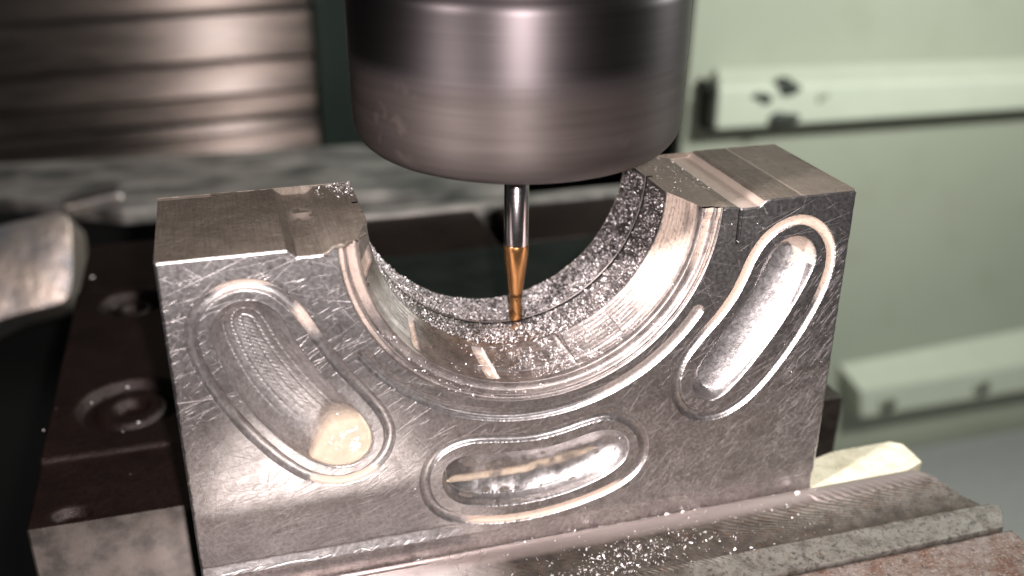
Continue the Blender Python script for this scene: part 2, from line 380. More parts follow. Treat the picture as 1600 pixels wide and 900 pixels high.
def rail(name, label, tl, tr, fl, fr, bl, br, dark_end):
    """a pale bar on the wall: t* where its top meets the wall, f* its front top edge, b* its front bottom edge"""
    root = thing(name, label, 'rail', tuple(at(*bl, 1, YW-1.2)), 'pale green rails on the enclosure wall')
    yf = YW-2.6
    a, b = at(*tl, 1, YW), at(*tr, 1, YW); c, d = at(*fl, 1, yf), at(*fr, 1, yf); e, g = at(*bl, 1, yf), at(*br, 1, yf)
    ext = lambda p, q, k: p+(q-p)*k
    K = 1.5
    L = [a, c, e, np.array([e[0], YW, e[2]])]
    Rr = [ext(a, b, K), ext(c, d, K), ext(e, g, K), np.array([ext(e, g, K)[0], YW, ext(e, g, K)[2]])]
    import bmesh
    bm = bmesh.new(); l = [bm.verts.new(tuple(v)) for v in L]; r = [bm.verts.new(tuple(v)) for v in Rr]
    for i in range(4):
        j = (i+1) % 4; bm.faces.new([l[i], l[j], r[j], r[i]])
    bm.faces.new(l[::-1]); bm.faces.new(r)
    bmesh.ops.recalc_face_normals(bm, faces=bm.faces[:])
    bmesh.ops.bevel(bm, geom=bm.edges[:], offset=0.25, segments=3, affect='EDGES', profile=0.5)
    bm.verts.index_update(); V = [tuple(v.co) for v in bm.verts]; F = [[v.index for v in f.verts] for f in bm.faces]; bm.free()
    part(mesh_obj('bar', V, F, M['rail'], smooth=False), root)
    return root, yf
r1, yf1 = rail('wall_rail', 'upper pale green rail with dark grime spots near its left end', (1118, 104), (1600, 88), (1122, 138), (1600, 122), (1118, 204), (1600, 172), True)
r2, yf2 = rail('wall_rail', 'lower pale green rail held by two round screws', (1308, 568), (1600, 512), (1345, 610), (1600, 570), (1345, 655), (1600, 612), True)
def blob(name, cx, cz, y, rx, rz, mat, root, seed):
    rr = np.random.default_rng(seed); n = 22; th = np.linspace(0, 2*np.pi, n, endpoint=False)
    k = 1+0.28*np.sin(2*th+rr.random()*6)+0.16*np.sin(3*th+rr.random()*6)
    V = [(cx, y-0.05, cz)]+[(cx+rx*k[i]*math.cos(th[i]), y-0.02, cz+rz*k[i]*math.sin(th[i])) for i in range(n)]+[(cx+rx*k[i]*math.cos(th[i]), y+0.2, cz+rz*k[i]*math.sin(th[i])) for i in range(n)]
    F = [(0, 1+i, 1+(i+1) % n) for i in range(n)]+[(1+i, 1+n+i, 1+n+(i+1) % n, 1+(i+1) % n) for i in range(n)]
    part(mesh_obj(name, V, F, mat), root)
for i, (px, py, rx, rz) in enumerate([(1231, 136, 1.0, .55), (1192, 153, .7, .4), (1222, 186, 1.0, .62), (1285, 150, .38, .42)]):
    c = at(px, py, 1, yf1); blob('grime_spot', c[0], c[2], yf1-0.03, rx, rz, M['grime'], r1, i) if i < 3 else blob('grime_spot', c[0], c[2], yf1-0.03, rx, rz, M['wall'], r1, i)
# dark block standing in for the shade at the end of the upper rail
c0, c1 = at(1112, 126, 1, YW-1.4), at(1110, 205, 1, YW-1.4)
V, F = prism([(c0[0]-.3, YW-1.4, c0[2]), (c0[0]+.4, YW-1.4, c0[2]-.5), (c1[0]+.4, YW-1.4, c1[2]), (c1[0]-.3, YW-1.4, c1[2])], (0, 1.4, 0), .06, 1)
part(mesh_obj('end_shade', V, F, M['grime'], smooth=False), r1)
for px, py in ((1386, 629), (1533, 602)):
    c = at(px, py, 1, yf2)
    pr = [(q*1.5, h*1.5) for q, h in [(0.001, .0), (0.16, .0), (0.2, .22), (.42, .24), (.52, .16), (.56, 0.0), (.56, -.2)]]
    n = 28; th = np.linspace(0, 2*np.pi, n, endpoint=False)
    V = [(c[0]+r*math.cos(t), yf2-h-.02, c[2]+r*math.sin(t)) for r, h in pr for t in th]
    F = [(i*n+j, (i+1)*n+j, (i+1)*n+(j+1) % n, i*n+(j+1) % n) for i in range(len(pr)-1) for j in range(n)]
    s = part(mesh_obj('screw', V, F, M['wall']), r2)
    V = [(c[0]+.55*math.cos(t), yf2-.42, c[2]-.12+.55*math.sin(t)) for t in th]
    V += [(c[0]+.5*math.cos(t), yf2-.3, c[2]-.12+.5*math.sin(t)) for t in th]
    part(mesh_obj('screw_socket', V, [tuple(range(n))]+[(j, (j+1) % n, n+(j+1) % n, n+j) for j in range(n)], M['grime']), s)

# dark gap and grey bed at the foot of the wall
c = at(1440, 700, 2, ZF)
b_ = [at(1285, 712, 2, ZF), at(1230, 900, 2, ZF), at(1900, 900, 2, ZF), at(2000, 640, 2, ZF)]
b_[0][1] = b_[3][1] = YW-1.0
V, F = prism([tuple(q) for q in b_], (0, 0, 1.0), 0.2)
o = mesh_obj('machine_bed', V, F, M['bed'], smooth=False); o['kind'] = 'structure'

# telescopic way cover behind on the left
YC = 50.0
root = thing('way_cover', 'ribbed steel telescopic way cover, blurred behind the die at upper left', 'machine cover', (-10, YC, ZF))
xr = at(488, 100, 1, YC)[0]
edges = [(-40, .0), (20, .0), (97, .0), (150, .0), (186, .0), (205, 0.0), (243, 0.0)]
zz = [at(340, e[0], 1, YC)[2] for e in edges]
zz[0] = at(340, -40, 1, YC)[2]
for i in range(len(zz)-1):
    z1, z0 = zz[i]-0.04, zz[i+1]+0.04; hh = z1-z0
    n = 18; t = np.linspace(0, 1, n)
    out = [1.2, 2.1, 1.6, 0.7, 2.0, 1.3][i]
    # rounded rib: leans back at the top, rolls under at the bottom
    yy = YC-0.4-hh*([.12, .15, .17, .12, .23, .20][i]*t+.05*t*t)-[.0, .5, .3, .1, .5, .3][i]
    yy = np.where(t > 0.9, yy+((t-0.9)/.1)**2*1.0, yy)
    z = z1-hh*t; slope = 0.020
    V = []
    for X in np.linspace(-60, xr, 24):
        for k in range(n): V.append((X, yy[k]+0.015*math.sin(X*.3+i), z[k]+(X-at(340, 100, 1, YC)[0])*slope*(1.0 if i else 1)))
    m = len(V); F = [tuple(f) for f in grid_faces(24, n)]
    # end cap thickness
    V += [V[23*n+k] for k in range(n)]+[(xr, YC+.5, z[-1]), (xr, YC+.5, z[0])]
    F.append(tuple(range(m, m+n+2)))
    pass
    F = [f for f in F if f]
    part(mesh_obj('rib', V, F, M['cover']), root)
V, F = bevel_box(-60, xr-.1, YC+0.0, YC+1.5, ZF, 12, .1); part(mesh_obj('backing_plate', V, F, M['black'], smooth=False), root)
# dark green column beside it, standing in for the nut's shadow on the cover
xa, xb = at(492, 100, 1, YC+1)[0], at(560, 100, 1, YC+1)[0]
V, F = bevel_box(xa, xb+6, YC+.5, YC+4, ZF, 30, .3); tag(mesh_obj('nut_shadow_column', V, F, M['dgreen'], smooth=False), 'dark green column standing in for the nut shadow right of the ribbed way cover', 'column')

# wet sheet under the cover: tilted steel plate
P0 = [at(-60, 300, 2, -11), at(-60, 258, 2, -11), at(560, 226, 2, -11), at(790, 250, 2, -11), at(800, 296, 2, -11), at(500, 302, 2, -11), at(190, 328, 2, -11)]
V, F = prism([tuple(q) for q in P0], (0, 0, -0.8), 0.15)
tag(mesh_obj('chip_tray', V, F, M['sheet'], smooth=False), 'wet grey sheet metal tray lying under the ribbed way cover', 'tray')
# bright rounded casting at the left edge
yA = 24.0
pl = [(-120, 392), (0, 352), (60, 338), (92, 330), (108, 345), (112, 400), (110, 452), (96, 474), (50, 486), (0, 500), (-120, 540)]
n_ = np.array([0, 1.0, -.62]); o_ = at(50, 420, 1, yA); poly = []
for q in catmull(pl, 3, True):
    d_ = AF+((q[0]-800)/FPX)*AR-((q[1]-450)/FPX)*AU; poly.append(tuple(CAM+d_*(((o_-CAM)@n_)/(d_@n_))))
V, F = prism(poly, (0, 3.5, -2.0), 0.7, 4)
tag(mesh_obj('aluminium_casting', V, F, M['alu'], smooth=True), 'bright bare metal casting with rounded corner, blurred at the left edge', 'casting')
pl = [(95, 322), (185, 300), (195, 312), (190, 322), (110, 345)]
V, F = prism([tuple(at(*q, 1, yA+8)) for q in pl], (0, 1.5, 0), 0.2)
tag(mesh_obj('steel_strip', V, F, M['alu'], smooth=False), 'thin pale metal strip reaching right from behind the bright casting', 'strip')

# ------------------------------------------------------------------ vise
ZJ = -6.40
vise = thing('machine_vise', 'rusty steel machine vise clamping the die from front and back', 'vise', (6, 1.5, -14))
# rear jaw: plate along the back of the die
XL, XRr = -3.28, 14.70
def hf_top(x0, x1, y0, y1, step, fn, zb):
    nx, ny = int((x1-x0)/step)+1, int((y1-y0)/step)+1
    X, Y = np.meshgrid(np.linspace(x0, x1, nx), np.linspace(y0, y1, ny), indexing='ij')
    Z, extra = fn(X, Y)
    V = np.stack([X, Y, Z], -1).reshape(-1, 3); F = grid_faces(nx, ny)
    idx = np.arange(nx*ny).reshape(nx, ny)
    loop = np.concatenate([idx[:, 0], idx[-1, 1:], idx[-2::-1, -1], idx[0, -2:0:-1]])
    n0 = len(V); B = V[loop].copy(); B[:, 2] = zb
    V = np.concatenate([V, B]); k = len(loop); a = np.arange(k); b = (a+1) % k
    Fs = np.stack([loop[a], n0+a, n0+b, loop[b]], -1)
    ex = {q: np.concatenate([v.ravel(), np.zeros(k)]) for q, v in (extra or {}).items()}
    return V, np.concatenate([F, Fs]), ex, len(F)

def rear_fn(X, Y):
    Z = np.full(X.shape, ZJ)
    Z = Z+0.012*vnoise(X, Y, .35, 3)
    # big counterbore and smaller screw hole behind
    for cx, cy, r, dp in ((-1.55, 7.3, 1.15, .30), (-1.75, 13.0, .8, .5)):
        d = np.hypot(X-cx, Y-cy)
        Z = Z-dp*(1/(1+np.exp((d-r)/.03)))+(dp*.7)*(1/(1+np.exp((d-r*.68)/.03)))-(dp*.9)*(1/(1+np.exp((d-r*.3)/.03)))
        Z = Z+0.05*np.exp(-((d-r)/.07)**2)
    d = np.hypot(X+2.5, (Y-3.35)*1.6); Z = Z-.22*(1/(1+np.exp((d-.34)/.02)))
    # step behind the hardened plate
    Z = Z-0.10*(1/(1+np.exp((Y-5.35)/.02)))
    Z = Z+.04*np.exp(-((Y-5.38)/.05)**2)
    Z = Z-.16*(1/(1+np.exp(-(Y-14.2)/.05)))
    return Z, {}
V, F, ex, nt = hf_top(XL, 1.2, 3.02, 18.2, 0.05, rear_fn, -14)
o = mesh_obj('jaw_block', V, F, None, vise, mats=[M['oily'], M['jaw_front']], midx=np.where(np.arange(len(F)) >= nt, 1, 0)); o.matrix_parent_inverse = Matrix.Translation(-vise.location)
bm_ = 0.08
V, F = bevel_box(1.2, XRr, 3.02, 6.4, -14, ZJ, .05); part(mesh_obj('rear_jaw', V, F, M['jaw_front'], smooth=False), vise)
V, F = bevel_box(1.2, 13.6, 6.4, 14.6, -14, ZJ-.1, .08); part(mesh_obj('slide_bed', V, F, M['green_oily'], smooth=False), vise)
V, F = bevel_box(1.2, 9.55, 14.6, 18.3, -14, ZJ-.2, .08); part(mesh_obj('screw_block', V, F, M['oily'], smooth=False), vise)
V, F = bevel_box(10.35, 14.9, 14.9, 18.3, -14, ZJ-.2, .08); part(mesh_obj('screw_block', V, F, M['oily'], smooth=False), vise)
V, F = bevel_box(1.2, 16.5, 18.3, 19.1, -14, ZJ-.05, .12); part(mesh_obj('end_bar', V, F, M['sheet'], smooth=False), vise)
V, F = bevel_box(XL-.5, 16.5, 3.2, 19, -20, -14, .1); part(mesh_obj('base', V, F, M['oily'], smooth=False), vise)

# front jaw
x0j, x1j = -3.2, 14.9
ys = [-0.02, -0.03, -0.06, -0.12, -0.20, -0.28, -0.36, -0.46]
zs = [-7.4, -6.46, -6.36, -6.325, -6.33, -6.35, -6.38, -6.40]
yfine = list(np.arange(-0.50, -2.14, -0.025)); Y1 = np.array(ys+yfine)
nx = 900; Xj = x0j+(x1j-x0j)*np.linspace(0, 1, nx)**.62
Z1 = np.concatenate([np.array(zs), np.full(len(yfine), ZJ)])
X, Yg = np.meshgrid(Xj, Y1, indexing='ij'); Z = np.repeat(Z1[None], nx, 0).copy()
flat = (Yg < -0.42) & (Yg > -1.50)
# feathered cutter marks: arcs of a big fly cutter
rad = np.hypot(X-10.2, Yg+5.2); ph = (X*1.0+0.55*np.sin((Yg+1.5)*1.7)*2.2)
marks = np.abs(np.sin(np.pi*(ph+Yg*.95)/.21))**0.8
amt = np.clip((X-9.0)/3, 0.12, 1.0)*np.clip((-0.40-Yg)/.2+.9*(X > 12.1), 0, 1)*np.clip((Yg+1.45)/.5, 0.0, 1)
Z = Z+np.where(Yg > -1.50, 0.055*marks*amt, 0)
m2 = np.abs(np.sin(np.pi*(X+.35*np.sin((Yg+1.3)*5)*.3)/.115))**.6*np.exp(-((X-8.0)/1.5)**2)*np.clip(1-np.abs(Yg+1.55)/.28, 0, 1)
Z = Z+0.025*m2
Z = Z+0.02*vnoise(X, Yg, .22, 9)*(Yg < -.4)
# raised paler strip along the front with a step before it
strip = (Yg < -1.50)
Z = Z+np.where(strip, 0.035+(Yg+1.50)*0.12, 0)
pale = np.where(strip, 0.75, 0)*np.clip((X-8.2)/.25+.3, .25, 1)+np.where(strip, 0, .75*(marks**2-.2)*amt)+np.where(strip, 0, m2*.6)
pale = np.clip(pale, 0, 1)
# chewed right end
jag = 0.10*vnoise(np.zeros_like(X), Yg, .35, 4)+0.05*vnoise(np.zeros_like(X), Yg, .1, 6)
endx = np.interp(Yg, [-2.2, -1.6, -1.45, -1.1, -.3, 0], [15.0, 15.35, 15.0, 14.85, 14.62, 14.25])-jag*.5
X = x0j+(X-x0j)*(endx-x0j)/(x1j-x0j)
V = np.stack([X, Yg, Z], -1).reshape(-1, 3); F = grid_faces(nx, len(Y1))[:, ::-1]
idx = np.arange(nx*len(Y1)).reshape(nx, len(Y1)); e = idx[-1]; n0 = len(V)
B = V[e].copy(); B[:, 2] = -14; B[:, 0] += 0.0
e2 = idx[:, -1]; B2 = V[e2].copy(); B2[:, 2] = -6.62
V = np.concatenate([V, B, B2]); k = len(e); a = np.arange(k-1)
Fe = np.stack([e[a], n0+a, n0+a+1, e[a+1]], -1)
n1 = n0+k; a = np.arange(len(e2)-1); Ff = np.stack([e2[a], n1+a, n1+a+1, e2[a+1]], -1)
F = np.concatenate([F, Fe, Ff])
la = np.concatenate([(np.clip((Yg+.55)/.3, 0, 1)).ravel(), np.zeros(len(e)+len(e2))])
pa = np.concatenate([pale.ravel(), np.zeros(k+len(e2))])
o = mesh_obj('front_jaw', V, F, M['jaw'], vise, attrs={'pale': pa, 'lip': la, 'wet': np.clip((5.5-V[:, 0])/1.5, 0, 1)}); o.matrix_parent_inverse = Matrix.Translation(-vise.location)  # left end made pale and mirror-smooth to bounce flash onto the die face
def rf(X, Y): return np.full(X.shape, -6.56)+0.03*vnoise(X, Y, .25, 12)+.02*vnoise(X, Y, .09, 13)+(Y+2.2)*.02, {}
V, F, ex, nt = hf_top(-3.3, 15.15, -4.6, -2.16, 0.05, rf, -14)
o = mesh_obj('jaw_carrier', V, F, M['rust'], vise); o.matrix_parent_inverse = Matrix.Translation(-vise.location)

# cream shim between the jaws, right of the die
pl = [at(1255, 757, 2, -6.45), at(1262, 716, 2, -6.45), at(1300, 706, 2, -6.45), at(1390, 690, 2, -6.45), at(1410, 694, 2, -6.45), at(1426, 708, 2, -6.45), at(1440, 722, 2, -6.45)]
pl = [np.array([12.06, .03, -6.45]), np.array([12.06, .80, -6.45])]+pl[2:]+[np.array([14.3, .03, -6.45])]
V, F = prism([tuple(q) for q in pl], (0, 0, -0.6), 0.0)
tag(mesh_obj('shim_block', V, F, M['cream'], smooth=False), 'cream coloured block lying in the gap between the vise jaws', 'block')

# ------------------------------------------------------------------ the die
DX, DD = 12.03, 3.0
XC, RR = 6.05, 3.32
die = thing('forging_die', 'heavy scratched steel die block with half round bore and three bean shaped pockets', 'die', (XC, 1.5, -8.0))
pinv = Matrix.Translation(-die.location)
tx = [0, 1.96, 2.02, 2.10, 2.16, 2.50, 2.58, 2.66, 2.9, 9.2, 9.50, 9.66, 9.74, 10.10, 10.16, 10.22, 10.30, DX]
tz = [0, 0, -.06, -.13, -.135, -.135, -.12, -.03, -.01, -.03, -.03, -.06, -.09, -.08, -.02, .02, .035, .035]
def ztop(x): return np.interp(x, tx, tz)
ZB = -8.0
F_ = {
 'Lg': [(1.26,-.42),(.78,-.58),(.48,-.83),(.35,-1.21),(.38,-1.61),(.56,-2.15),(.84,-2.78),(1.24,-3.4),(1.66,-3.93),(2.06,-4.3),(2.54,-4.45),(3.04,-4.34),(3.38,-3.96),(3.45,-3.56),(3.34,-3.15),(3.03,-2.7),(2.68,-2.27),(2.39,-1.75),(2.19,-1.31),(2.0,-.93),(1.68,-.57)],
 'Lp': [(.67,-1.15),(.88,-.83),(1.14,-.76),(1.48,-.79),(1.73,-1.0),(1.84,-1.29),(1.94,-1.58),(2.14,-1.97),(2.39,-2.38),(2.64,-2.81),(3.0,-3.15),(3.13,-3.51),(3.09,-3.91),(2.85,-4.13),(2.46,-4.13),(2.18,-4.0),(1.91,-3.75),(1.56,-3.4),(1.24,-2.9),(.97,-2.43),(.77,-1.82),(.67,-1.4)],
 'Mg': [(4.77,-3.92),(4.4,-4.01),(4.13,-4.21),(3.98,-4.5),(3.96,-4.85),(4.06,-5.24),(4.33,-5.54),(4.75,-5.71),(5.28,-5.82),(5.85,-5.86),(6.44,-5.81),(7.03,-5.71),(7.62,-5.53),(7.99,-5.35),(8.23,-4.97),(8.23,-4.6),(8.03,-4.2),(7.72,-3.94),(7.35,-3.86),(7.0,-3.92),(6.54,-4.06),(6.04,-4.11),(5.62,-4.07),(5.14,-3.97)],
 'Mp': [(4.28,-4.64),(4.39,-4.42),(4.59,-4.28),(4.93,-4.28),(5.35,-4.34),(5.8,-4.38),(6.26,-4.41),(6.69,-4.34),(7.04,-4.22),(7.37,-4.18),(7.67,-4.25),(7.86,-4.43),(7.93,-4.71),(7.85,-4.99),(7.56,-5.18),(7.16,-5.36),(6.72,-5.46),(6.21,-5.55),(5.7,-5.55),(5.21,-5.49),(4.72,-5.37),(4.44,-5.19),(4.31,-4.94)],
 'Rg': [(10.96,-.36),(10.57,-.44),(10.21,-.7),(10.03,-1.07),(9.93,-1.42),(9.77,-1.79),(9.52,-2.16),(9.16,-2.52),(8.82,-2.94),(8.72,-3.34),(8.78,-3.78),(9.01,-4.13),(9.37,-4.28),(9.79,-4.29),(10.19,-4.07),(10.57,-3.69),(10.93,-3.19),(11.23,-2.69),(11.51,-2.13),(11.69,-1.57),(11.71,-1.12),(11.57,-.77),(11.27,-.49)],
 'Rp': [(10.45,-.84),(10.78,-.68),(11.07,-.7),(11.34,-.96),(11.4,-1.22),(11.3,-1.52),(11.07,-2.02),(10.79,-2.57),(10.43,-3.06),(10.02,-3.61),(9.75,-3.87),(9.46,-3.98),(9.21,-3.82),(9.06,-3.52),(9.1,-3.22),(9.36,-2.87),(9.72,-2.42),(10.02,-2.0),(10.21,-1.62),(10.27,-1.23)]}
CUR = {k: catmull(smooth_closed(np.array(v), 1), 5) for k, v in F_.items()}

STEP = 0.0125
ix = int(DX/STEP)+1; iz = int(-ZB/STEP*0.82)+1
xs = np.linspace(0, DX, ix); zf = np.linspace(0, 1, iz)
# rows run from the top profile down to z = -6.6 (the rest of the block sits inside the vise)
ZG = -6.62
Xd = np.repeat(xs[:, None], iz, 1); Zd = ztop(Xd)*(1-zf)+ZG*zf
rad0 = np.hypot(Xd-XC, Zd)
depth = np.zeros(Xd.shape); milk = np.zeros(Xd.shape); wet = np.zeros(Xd.shape)
def window(c, m):
    lo, hi = c.min(0)-m, c.max(0)+m
    i0, i1 = max(0, int(lo[0]/STEP)), min(ix, int(hi[0]/STEP)+2)
    j0, j1 = max(0, int(-hi[1]/(-ZG)*(iz-1))-3), min(iz, int(-lo[1]/(-ZG)*(iz-1))+4)
    return slice(i0, i1), slice(j0, j1)
SD = {}
for key in ('L', 'M', 'R'):
    c = CUR[key+'g']; w = window(c, .3); x, z = Xd[w], Zd[w]; d = seg_dist(x, z, c)
    hw = 0.092
    g = 0.085*np.sqrt(np.clip(1-(d/hw)**2, 0, 1))**0.6
    depth[w] = np.maximum(depth[w], g)+np.minimum(g, 0)
    on = (d < hw*.98)
    if key == 'R': mk = on*np.clip((z+2.6)/.5, 0, 1)*np.where(x > 11.0, np.clip((z+2.2)/.4, 0.0, 1), 1)
    elif key == 'L': mk = on*np.maximum(np.clip((-4.22-z)/.08, 0, 1)*(x > 2.0), .75*np.clip((z+.62)/.1, 0, 1)+.7*np.clip((x-1.95)/.1, 0, 1)*np.clip((-.85-z)/.2, 0, 1)*np.clip((z+1.62)/.35, 0, 1)*(x < 2.5))  # pale top arc of the left gutter is a painted highlight, the rest coolant
    else: mk = on*np.clip((-5.42-z)/.1, 0, 1)*np.clip((x-4.6)/.3, 0, 1)
    milk[w] = np.maximum(milk[w], mk)
    c = CUR[key+'p']; w = window(c, .15); x, z = Xd[w], Zd[w]; d = seg_dist(x, z, c); ins = inside(x, z, c)
    sd = np.where(ins, d, -d); SD[key] = (w, sd); wet[w] = (wet[w]+np.clip(sd/.03, 0, 1)*{'L': -.5, 'M': .1, 'R': .2}[key])
    wm = 0.56
    t = np.clip(sd/wm, 0, 1)
    D0 = {'L': .52, 'M': .46, 'R': .46}[key]
    g = D0*np.sqrt(1-(1-t)**2)**(0.9)
    if key == 'L':
        rd_ = (sd-.20)/.135; rd_ = (rd_-np.round(rd_))*.135; g = g-0.013*np.exp(-(rd_/.017)**2)*(sd > .15)*(1+.25*np.sin((x*.45+z*.9)*2*np.pi/.06))*(np.clip((z+3.3)/.3, 0, 1))
        g = g-0.0012*np.sin((x*.45+z*.9)*2*np.pi/.06)*(sd > .1)
    if key == 'R':
        q = -(x-10.22)*.84+(z+2.3)*.54+.10; g = np.minimum(g, 0.36+0.40*q-0.35*q*q+0.01*vnoise(x, z, .5, 21)); g = g-0.002*vnoise(x, z, .12, 22)
    if key == 'R': milk[w] = np.maximum(milk[w], ((sd > 0) & (sd < .2+.15*vnoise(x, z, .2, 77)) & (z > -1.35) & (x > 10.85))*.8)
    if key == 'M':
        g = g-0.035*vnoise(x, z, .25, 31)*(t > .2)-0.004*vnoise(x, z, .09, 32)*(t > .1)
    g = np.where(ins, g, 0)-0.005*np.exp(-((sd+.012)/.012)**2)
    depth[w] = np.maximum(depth[w], np.where(ins, g, 0))+np.where(ins, 0, g)
# arc groove concentric with the bore
th = np.degrees(np.arctan2(Zd, Xd-XC)); dr = rad0-3.61
a0, a1 = -146.0, -33.2
endd = np.minimum.reduce([np.hypot(Xd-(XC+3.61*math.cos(math.radians(a))), Zd-3.61*math.sin(math.radians(a))) for a in (a0, a1)])
da = np.where((th > a0) & (th < a1), np.abs(dr), endd)
hw = 0.118
g = 0.075*np.clip(1-(da/hw)**2, 0, 1)**.45
g = g-0.016*np.abs(np.cos(np.pi*dr/.058))*(da < hw*.9)*np.clip((th*-1-70)/40, .12, 1)
depth = np.where(np.abs(g) > 1e-4, np.maximum(depth, g)+np.minimum(g, 0), depth)
milk = np.maximum(milk, (da < hw*.9)*np.clip((th+75)/20, 0, .35))  # right half of the groove painted paler for its flash glare
# thin saw slit under the right notch, fine score lines, bottom step
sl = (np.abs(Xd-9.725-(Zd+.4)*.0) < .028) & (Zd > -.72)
depth = np.where(sl, .06, depth); slit_dark = ((np.abs(Xd-9.725) < .045) & (Zd > -.74)).astype(np.float32)  # near-black colour over the slit and its edges
bs = 1/(1+np.exp(-(-5.77+.0*Xd-Zd)/.012)); fade = np.clip((5.4-Xd)/1.5, 0, 1)
depth = depth+0.10*bs*fade*np.clip((Zd+6.02)/.26, 0, 1)+.02*(1/(1+np.exp(-(-6.04-Zd)/.012)))
depth = depth+0.004*vnoise(Xd, Zd, 1.3, 41)+0.0016*vnoise(Xd, Zd, .16, 42)+.0008*vnoise(Xd, Zd, .05, 43)
# rounded, dinged outer edges
ed = np.minimum.reduce([Xd, DX-Xd]); edn = ed-0.018*vnoise(Xd*0, Zd, .12, 44)
depth = depth+np.clip(.03-edn, 0, 1)**1*.9
tdn = (ztop(Xd)-Zd)-0.010*vnoise(Xd, Zd*0, .1, 45); depth = depth+np.clip(.018-tdn, 0, 1)*.8
# individual scratches
sc = np.zeros(Xd.shape, np.float32)
def strokes(n, xr_, zr_, ang, sp, lo, hi, amp):
    cx = rng.uniform(*xr_, n); cz = rng.uniform(*zr_, n); a = np.radians(rng.normal(ang, sp, n)); L = lo*(hi/lo)**rng.random(n)
    cur = rng.normal(0, .05, n); w = amp*rng.uniform(.3, 1, n)
    for k in range(n):
        m = int(L[k]/(STEP*.5))+2; s = np.linspace(-.5, .5, m); aa = a[k]+cur[k]*s
        x = cx[k]+np.cos(aa)*s*L[k]; z = cz[k]+np.sin(aa)*s*L[k]
        i = np.rint(x/STEP).astype(int); zt = ztop(x); j = np.rint((zt-z)/(zt-ZG)*(iz-1)).astype(int)
        ok = (i >= 0) & (i < ix) & (j >= 0) & (j < iz); i, j = i[ok], j[ok]
        v = (w[k]*(1-(2*s[ok])**2)).astype(np.float32)
        sc[i, j] = np.maximum(sc[i, j], v)
strokes(520, (0, 12), (-6.4, 0), 22, 25, .10, .9, .6)
strokes(130, (0, 12), (-6.4, 0), 25, 40, .8, 3.0, .45)
strokes(420, (0, 12), (-6.4, 0), -50, 22, .08, .7, .6)
strokes(260, (0, 12), (-6.4, 0), 0, 90, .04, .25, .9)
strokes(170, (2.0, 4.4), (-4.6, -1.6), 32, 8, .15, .8, 1.0)
strokes(50, (1.2, 3.2), (-2.4, -.1), 24, 10, .1, .6, .8)
strokes(150, (0.0, .6), (-6.3, -.2), 38, 16, .08, .4, 1.0)
strokes(420, (11.0, 12.0), (-5.5, -1.0), 50, 8, .10, .7, 1.0)
strokes(260, (.6, 4.2), (-6.0, -4.3), 18, 14, .08, .7, 1.0)
strokes(160, (8.2, 12.0), (-6.2, -3.6), 42, 12, .1, .8, .9)
strokes(150, (7.6, 10.0), (-6.2, -5.0), 70, 20, .1, .8, .8)
strokes(500, (.4, 5.5), (-6.0, -4.2), 20, 16, .15, 1.1, .9)
strokes(500, (7.5, 12), (-6.0, -2.5), 40, 18, .12, .9, .8)
strokes(300, (4, 9), (-6.2, -3.8), 30, 35, .12, .8, .8)
strokes(90, (0, 12), (-6.4, 0), 15, 12, .8, 2.5, .7)
sc = np.where(depth > .035, sc*.15, sc)
depth = depth+0.0010*sc

# cut out the recess: snap the vertices next to it onto the rim
ins = rad0 < RR
out = ~ins
nb = np.zeros_like(ins)
for dx in (-1, 0, 1):
    for dz in (-1, 0, 1):
        sh = np.roll(np.roll(out, dx, 0), dz, 1); nb |= sh
snap = ins & nb
k = RR/np.maximum(rad0, 1e-6)
zl_ = np.minimum(Zd*k, ztop(Xd))
Xs = np.where(snap, XC+(Xd-XC)*k, Xd); Zs = np.where(snap, zl_, Zd); depth = np.where(snap, 0.0, depth)
keep = out | snap
Vd = np.stack([Xs, depth, Zs], -1).reshape(-1, 3); Fd = grid_faces(ix, iz)
kv = keep.reshape(-1); ov = out.reshape(-1)
fm = kv[Fd].all(1) & ov[Fd].any(1)
Fd = Fd[fm][:, ::-1]
# sides: left, right (front edge column down to the back)
def compact(V, F, attrs):
    used = np.zeros(len(V), bool); used[F.ravel()] = True; mp = np.cumsum(used)-1
    return V[used], mp[F], {k: v[used] for k, v in attrs.items()}
Vf, Ff, Af = compact(Vd, Fd, {'scratch': sc.reshape(-1), 'milk': milk.reshape(-1).astype(np.float32), 'wet': wet.reshape(-1).astype(np.float32), 'slit_dark': slit_dark.reshape(-1)})
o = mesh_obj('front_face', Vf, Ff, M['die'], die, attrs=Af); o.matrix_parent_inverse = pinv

# side, back, bottom shell
def side_strip(i):
    col = np.stack([Xs[i], depth[i], Zs[i]], -1); n = len(col)
    yb = np.linspace(0, 1, 12)
    V = np.concatenate([col*(1-t)+np.stack([np.full(n, xs[i]), np.full(n, DD), Zs[i]], -1)*t for t in yb])
    f = grid_faces(12, n)
    return V, (f if i == 0 else f[:, ::-1])
VA, FA = side_strip(0); VB, FB = side_strip(ix-1)
for V, F in ((VA, FA), (VB, FB)):
    o = mesh_obj('side_face', V, F, M['top'], die, attrs={'pale': np.zeros(len(V))}); o.matrix_parent_inverse = pinv
RB = 2.70
na = 60; ang = np.linspace(math.pi, 2*math.pi, na)
back = [(0.0, DD, 0)]+[(XC+RB*math.cos(a), DD, RB*math.sin(a)) for a in ang]+[(DX, DD, .03), (DX, DD, ZB), (0, DD, ZB)]
o = mesh_obj('back_face', back, [tuple(range(len(back)))], M['top'], die, smooth=False); o.matrix_parent_inverse = pinv
V, F = bevel_box(0.02, DX-.02, 0.06, DD-.02, ZB, -6.6, .03); o = mesh_obj('foot', V, F, M['top'], die, smooth=False); o.matrix_parent_inverse = pinv

